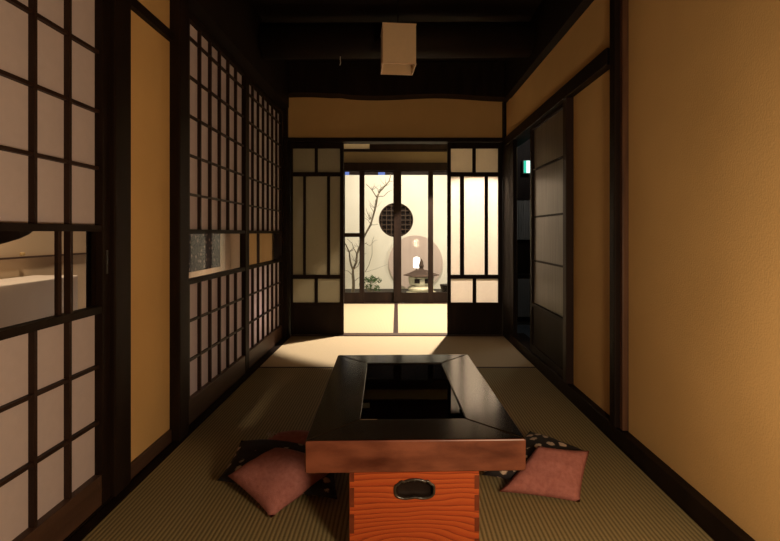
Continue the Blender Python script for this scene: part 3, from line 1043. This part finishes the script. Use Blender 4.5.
# box base with a hand hole
BW, B0, B1, BZ = 0.185, -0.385, 0.385, 0.281
hx, hz, ha, hb = 0.0, 0.196, 0.056, 0.024
n = 48


def recess(a):
    """rounded cartouche outline of the hand hole"""
    c, s_ = math.cos(a), math.sin(a)
    e = 0.62
    x = math.copysign(abs(c) ** e, c) * ha
    z = math.copysign(abs(s_) ** e, s_) * hb
    if s_ > 0:
        z += 0.005 * math.cos(min(abs(x) / ha, 1) * math.pi / 2) + 0.002 * math.cos(x * 330)
    else:
        z += 0.004 * math.exp(-(x / 0.016) ** 2)
    return hx + x, hz + z


fv, ff = [], []
rect = []
for i in range(n):
    a = 2 * math.pi * i / n
    c, s_ = math.cos(a), math.sin(a)
    x0, x1, z0, z1 = -BW, BW, 0.0, BZ
    k = min(((x1 if c > 0 else x0) - hx) / c if abs(c) > 1e-6 else 1e9, ((z1 if s_ > 0 else z0) - hz) / s_ if abs(s_) > 1e-6 else 1e9)
    rect.append([hx + k * c, hz + k * s_])
for q in ((-BW, 0.0), (-BW, BZ), (BW, 0.0), (BW, BZ)):
    j = min(range(n), key=lambda i: (rect[i][0] - q[0]) ** 2 + (rect[i][1] - q[1]) ** 2)
    rect[j] = list(q)
for i in range(n):
    r_ = recess(2 * math.pi * i / n)
    fv += [(r_[0], B0, r_[1]), (rect[i][0], B0, rect[i][1]), (r_[0], B0 + 0.02, r_[1]), (rect[i][0], B0 + 0.02, rect[i][1])]
for i in range(n):
    a, b = 4 * i, 4 * ((i + 1) % n)
    ff += [(a, a + 1, b + 1, b), (a + 2, b + 2, b + 3, a + 3), (a, b, b + 2, a + 2), (a + 1, a + 3, b + 3, b + 1)]
MB().poly(tl([(p[0], p[1], p[2] + 0.001) for p in fv]), ff).build('front_board', M['keyaki'], table)
for s_ in (-1, 1):
    xa, xb = sorted((s_ * BW, s_ * (BW - 0.018)))
    MB().box(tx + xa, tx + xb, ty + B0 + 0.0205, ty + B1, 0.001, BZ).build('side_board', M['keyaki'], table)
MB().box(tx - BW + 0.018, tx + BW - 0.018, ty + B1 - 0.02, ty + B1, 0.001, BZ).build('back_board', M['keyaki'], table)
for s_, spans in ((-1, ((0.00, 0.055), (0.075, 0.130), (0.150, 0.205), (0.222, 0.262))), (1, ((0.00, 0.055), (0.075, 0.115), (0.135, 0.180), (0.197, 0.236), (0.255, 0.277)))):
    for (z0, z1) in spans:
        xa, xb = sorted((s_ * (BW + 0.0006), s_ * (BW - 0.013)))
        MB().box(tx + xa, tx + xb, ty + B0 - 0.0006, ty + B0 + 0.019, max(z0, 0.002), z1).build('corner_joint', M['joint'], table)
# hand hole: iron rim and cup
hh = empty('handle', (0, 0, 0), None, None)
C.objects.unlink(hh)
bpy.data.objects.remove(hh)
mb = MB()
mb.tube(tl([(recess(2 * math.pi * i / n)[0], B0 - 0.001, recess(2 * math.pi * i / n)[1]) for i in range(n)]), 0.0038, 8, closed=True)
rim = mb.build('handle_rim', M['iron'], table, smooth=True)
mb = MB()
rings = [(1.0, 0.0), (0.93, 0.010), (0.80, 0.016), (0.4, 0.018)]
k0 = []
for sc, dy in rings:
    for i in range(n):
        x, z = recess(2 * math.pi * i / n)
        k0.append((hx + (x - hx) * sc, B0 + dy, hz + (z - hz) * sc))
fs = []
for j in range(len(rings) - 1):
    for i in range(n):
        fs.append((j * n + i, j * n + (i + 1) % n, (j + 1) * n + (i + 1) % n, (j + 1) * n + i))
fs.append(tuple((len(rings) - 1) * n + i for i in range(n)))
mb.poly(tl(k0), fs)
cup = mb.build('handle_cup', M['black'], table, smooth=True)
so = cup.modifiers.new('solid', 'SOLIDIFY')
so.thickness = 0.001
mb = MB()
for i in range(5):
    xx = -0.034 + i * 0.017
    zz = hz + hb + 0.001 + 0.004 * math.cos(abs(xx) / ha * 1.57)
    mb.lathe([(0.001, zz - 0.003), (0.003, zz), (0.001, zz + 0.003)], tx + xx, ty + B0 - 0.004, 8)
mb.build('rim_studs', M['iron'], table, smooth=True)
table.rotation_euler = (0, 0, ang)


# ------------------------------------------------------------------ floor cushions
def pillow(mb, q, t, n=18, e=2.6, mi=0, sag=0.0):
    """puffed cushion over the quad q (four world points, counter-clockwise)"""
    q = [Vector(p) for p in q]
    nrm = (q[2] - q[0]).cross(q[3] - q[1]).normalized()
    if nrm.z < 0:
        nrm = -nrm
    k = len(mb.v)
    idx = {}
    for side in (1, -1):
        for i in range(n + 1):
            for j in range(n + 1):
                u, v = i / n, j / n
                edge = i in (0, n) or j in (0, n)
                if side == -1 and edge:
                    idx[(side, i, j)] = idx[(1, i, j)]
                    continue
                # pinch the edges slightly inward between corners
                uu = 0.5 + (u - 0.5) * (1 - 0.05 * (1 - (2 * v - 1) ** 2) ** 1)
                vv = 0.5 + (v - 0.5) * (1 - 0.05 * (1 - (2 * u - 1) ** 2) ** 1)
                p = q[0] * (1 - uu) * (1 - vv) + q[1] * uu * (1 - vv) + q[2] * uu * vv + q[3] * (1 - uu) * vv
                h = ((1 - abs(2 * u - 1) ** e) * (1 - abs(2 * v - 1) ** e)) ** 0.55
                wr = 0.003 * math.sin(u * 9 + v * 5) * h + 0.002 * math.sin(v * 21 + u * 3) * h
                p = p + nrm * (side * (t / 2) * h + wr)
                p.z = max(p.z, 0.003)
                mb.v.append(tuple(p))
                idx[(side, i, j)] = len(mb.v) - 1
    for side in (1, -1):
        for i in range(n):
            for j in range(n):
                f = [idx[(side, i, j)], idx[(side, i + 1, j)], idx[(side, i + 1, j + 1)], idx[(side, i, j + 1)]]
                mb.f.append(f)
                mb.m.append(mi)
    return mb


lc = empty('floor_cushion', (-0.45, 1.80, 0.003), 'mauve and black dotted floor cushion lying left of the low table', 'cushion')
mb = MB()
pillow(mb, [(-0.655, 1.745, 0.03), (-0.20, 1.62, 0.03), (-0.26, 2.02, 0.045), (-0.635, 1.955, 0.085)], 0.085)
mb.build('dotted_cover', M['dots'], lc, smooth=True)
mb = MB()
pillow(mb, [(-0.600, 1.700, 0.070), (-0.405, 1.545, 0.012), (-0.20, 1.76, 0.085), (-0.455, 1.79, 0.130)], 0.115)
mb.build('mauve_cover', M['mauve'], lc, smooth=True)
mb = MB()
pillow(mb, [(-0.55, 1.93, 0.085), (-0.28, 1.90, 0.075), (-0.27, 2.03, 0.085), (-0.50, 2.02, 0.09)], 0.045)
mb.build('folded_back_edge', M['mauve'], lc, smooth=True)
mb = MB()
for k in range(6):
    a = k * 1.05
    mb.tube([(-0.49, 1.875, 0.130), (-0.49 + 0.012 * math.cos(a), 1.875 + 0.01 * math.sin(a), 0.150), (-0.49 + 0.02 * math.cos(a), 1.875 + 0.015 * math.sin(a), 0.143)], 0.0016, 5)
mb.build('centre_tuft', M['thread'], lc)

rc = empty('floor_cushion', (0.52, 1.78, 0.003), 'mauve and black dotted floor cushion lying right of the low table', 'cushion')
mb = MB()
pillow(mb, [(0.31, 1.765, 0.04), (0.62, 1.68, 0.03), (0.735, 1.85, 0.085), (0.555, 2.00, 0.105)], 0.09)
mb.build('dotted_cover', M['dots'], rc, smooth=True)
mb = MB()
pillow(mb, [(0.362, 1.700, 0.014), (0.622, 1.632, 0.014), (0.712, 1.775, 0.125), (0.520, 1.770, 0.145)], 0.075)
mb.build('mauve_cover', M['mauve'], rc, smooth=True)

# ------------------------------------------------------------------ hanging lamp shade
lx, ly, lz0, lz1 = 0.006, 3.0, 1.955, 2.195
lamp = empty('pendant_lamp', (lx, ly, lz0), 'square tan cloth lamp shade hanging from the dark ceiling', 'lamp')
hw = 0.101
for (x0, x1, y0, y1) in ((-hw, hw, -hw, -hw + 0.003), (-hw, hw, hw - 0.003, hw), (-hw, -hw + 0.003, -hw + 0.003, hw - 0.003), (hw - 0.003, hw, -hw + 0.003, hw - 0.003)):
    MB().box(lx + x0, lx + x1, ly + y0, ly + y1, lz0, lz1).build('shade_side', M['shade'], lamp)
for z in (lz0, lz1):
    mb = MB()
    for (x0, x1, y0, y1) in ((-hw - .002, hw + .002, -hw - .002, -hw + .004), (-hw - .002, hw + .002, hw - .004, hw + .002), (-hw - .002, -hw + .004, -hw + .004, hw - .004), (hw - .004, hw + .002, -hw + .004, hw - .004)):
        mb.box(lx + x0, lx + x1, ly + y0, ly + y1, z - 0.003, z + 0.003)
    mb.build('shade_edging', M['shade_edge'], lamp)
MB().box(lx - 0.002, lx + 0.002, ly - hw + .004, ly + hw - .004, lz1 - 0.03, lz1 - 0.026).build('shade_spider', M['shade_edge'], lamp)
MB().lathe([(0.02, lz1 - 0.08), (0.024, lz1 - 0.05), (0.02, lz1 - 0.026)], lx, ly, 14).build('lamp_holder', M['black'], lamp)
MB().tube([(lx, ly, lz1 - 0.026), (lx, ly, 2.30), (lx, ly, 2.418)], 0.004, 8).build('cord', M['black'], lamp)
MB().lathe([(0.045, 2.400), (0.045, 2.415), (0.03, 2.419)], lx, ly, 20).build('ceiling_rose', M['black'], lamp)
lamp.rotation_euler = (0, 0, math.radians(5))
# small pale hook on the beam
tag(MB().tube([(-0.386, 3.27, 2.132), (-0.386, 3.265, 2.11), (-0.383, 3.26, 2.085), (-0.389, 3.265, 2.07)], 0.003, 6).build('beam_hook', M['thread'], origin=(-0.386, 3.265, 2.07)),
    'small pale hook on the dark ceiling beam left of the lamp shade', 'hook')
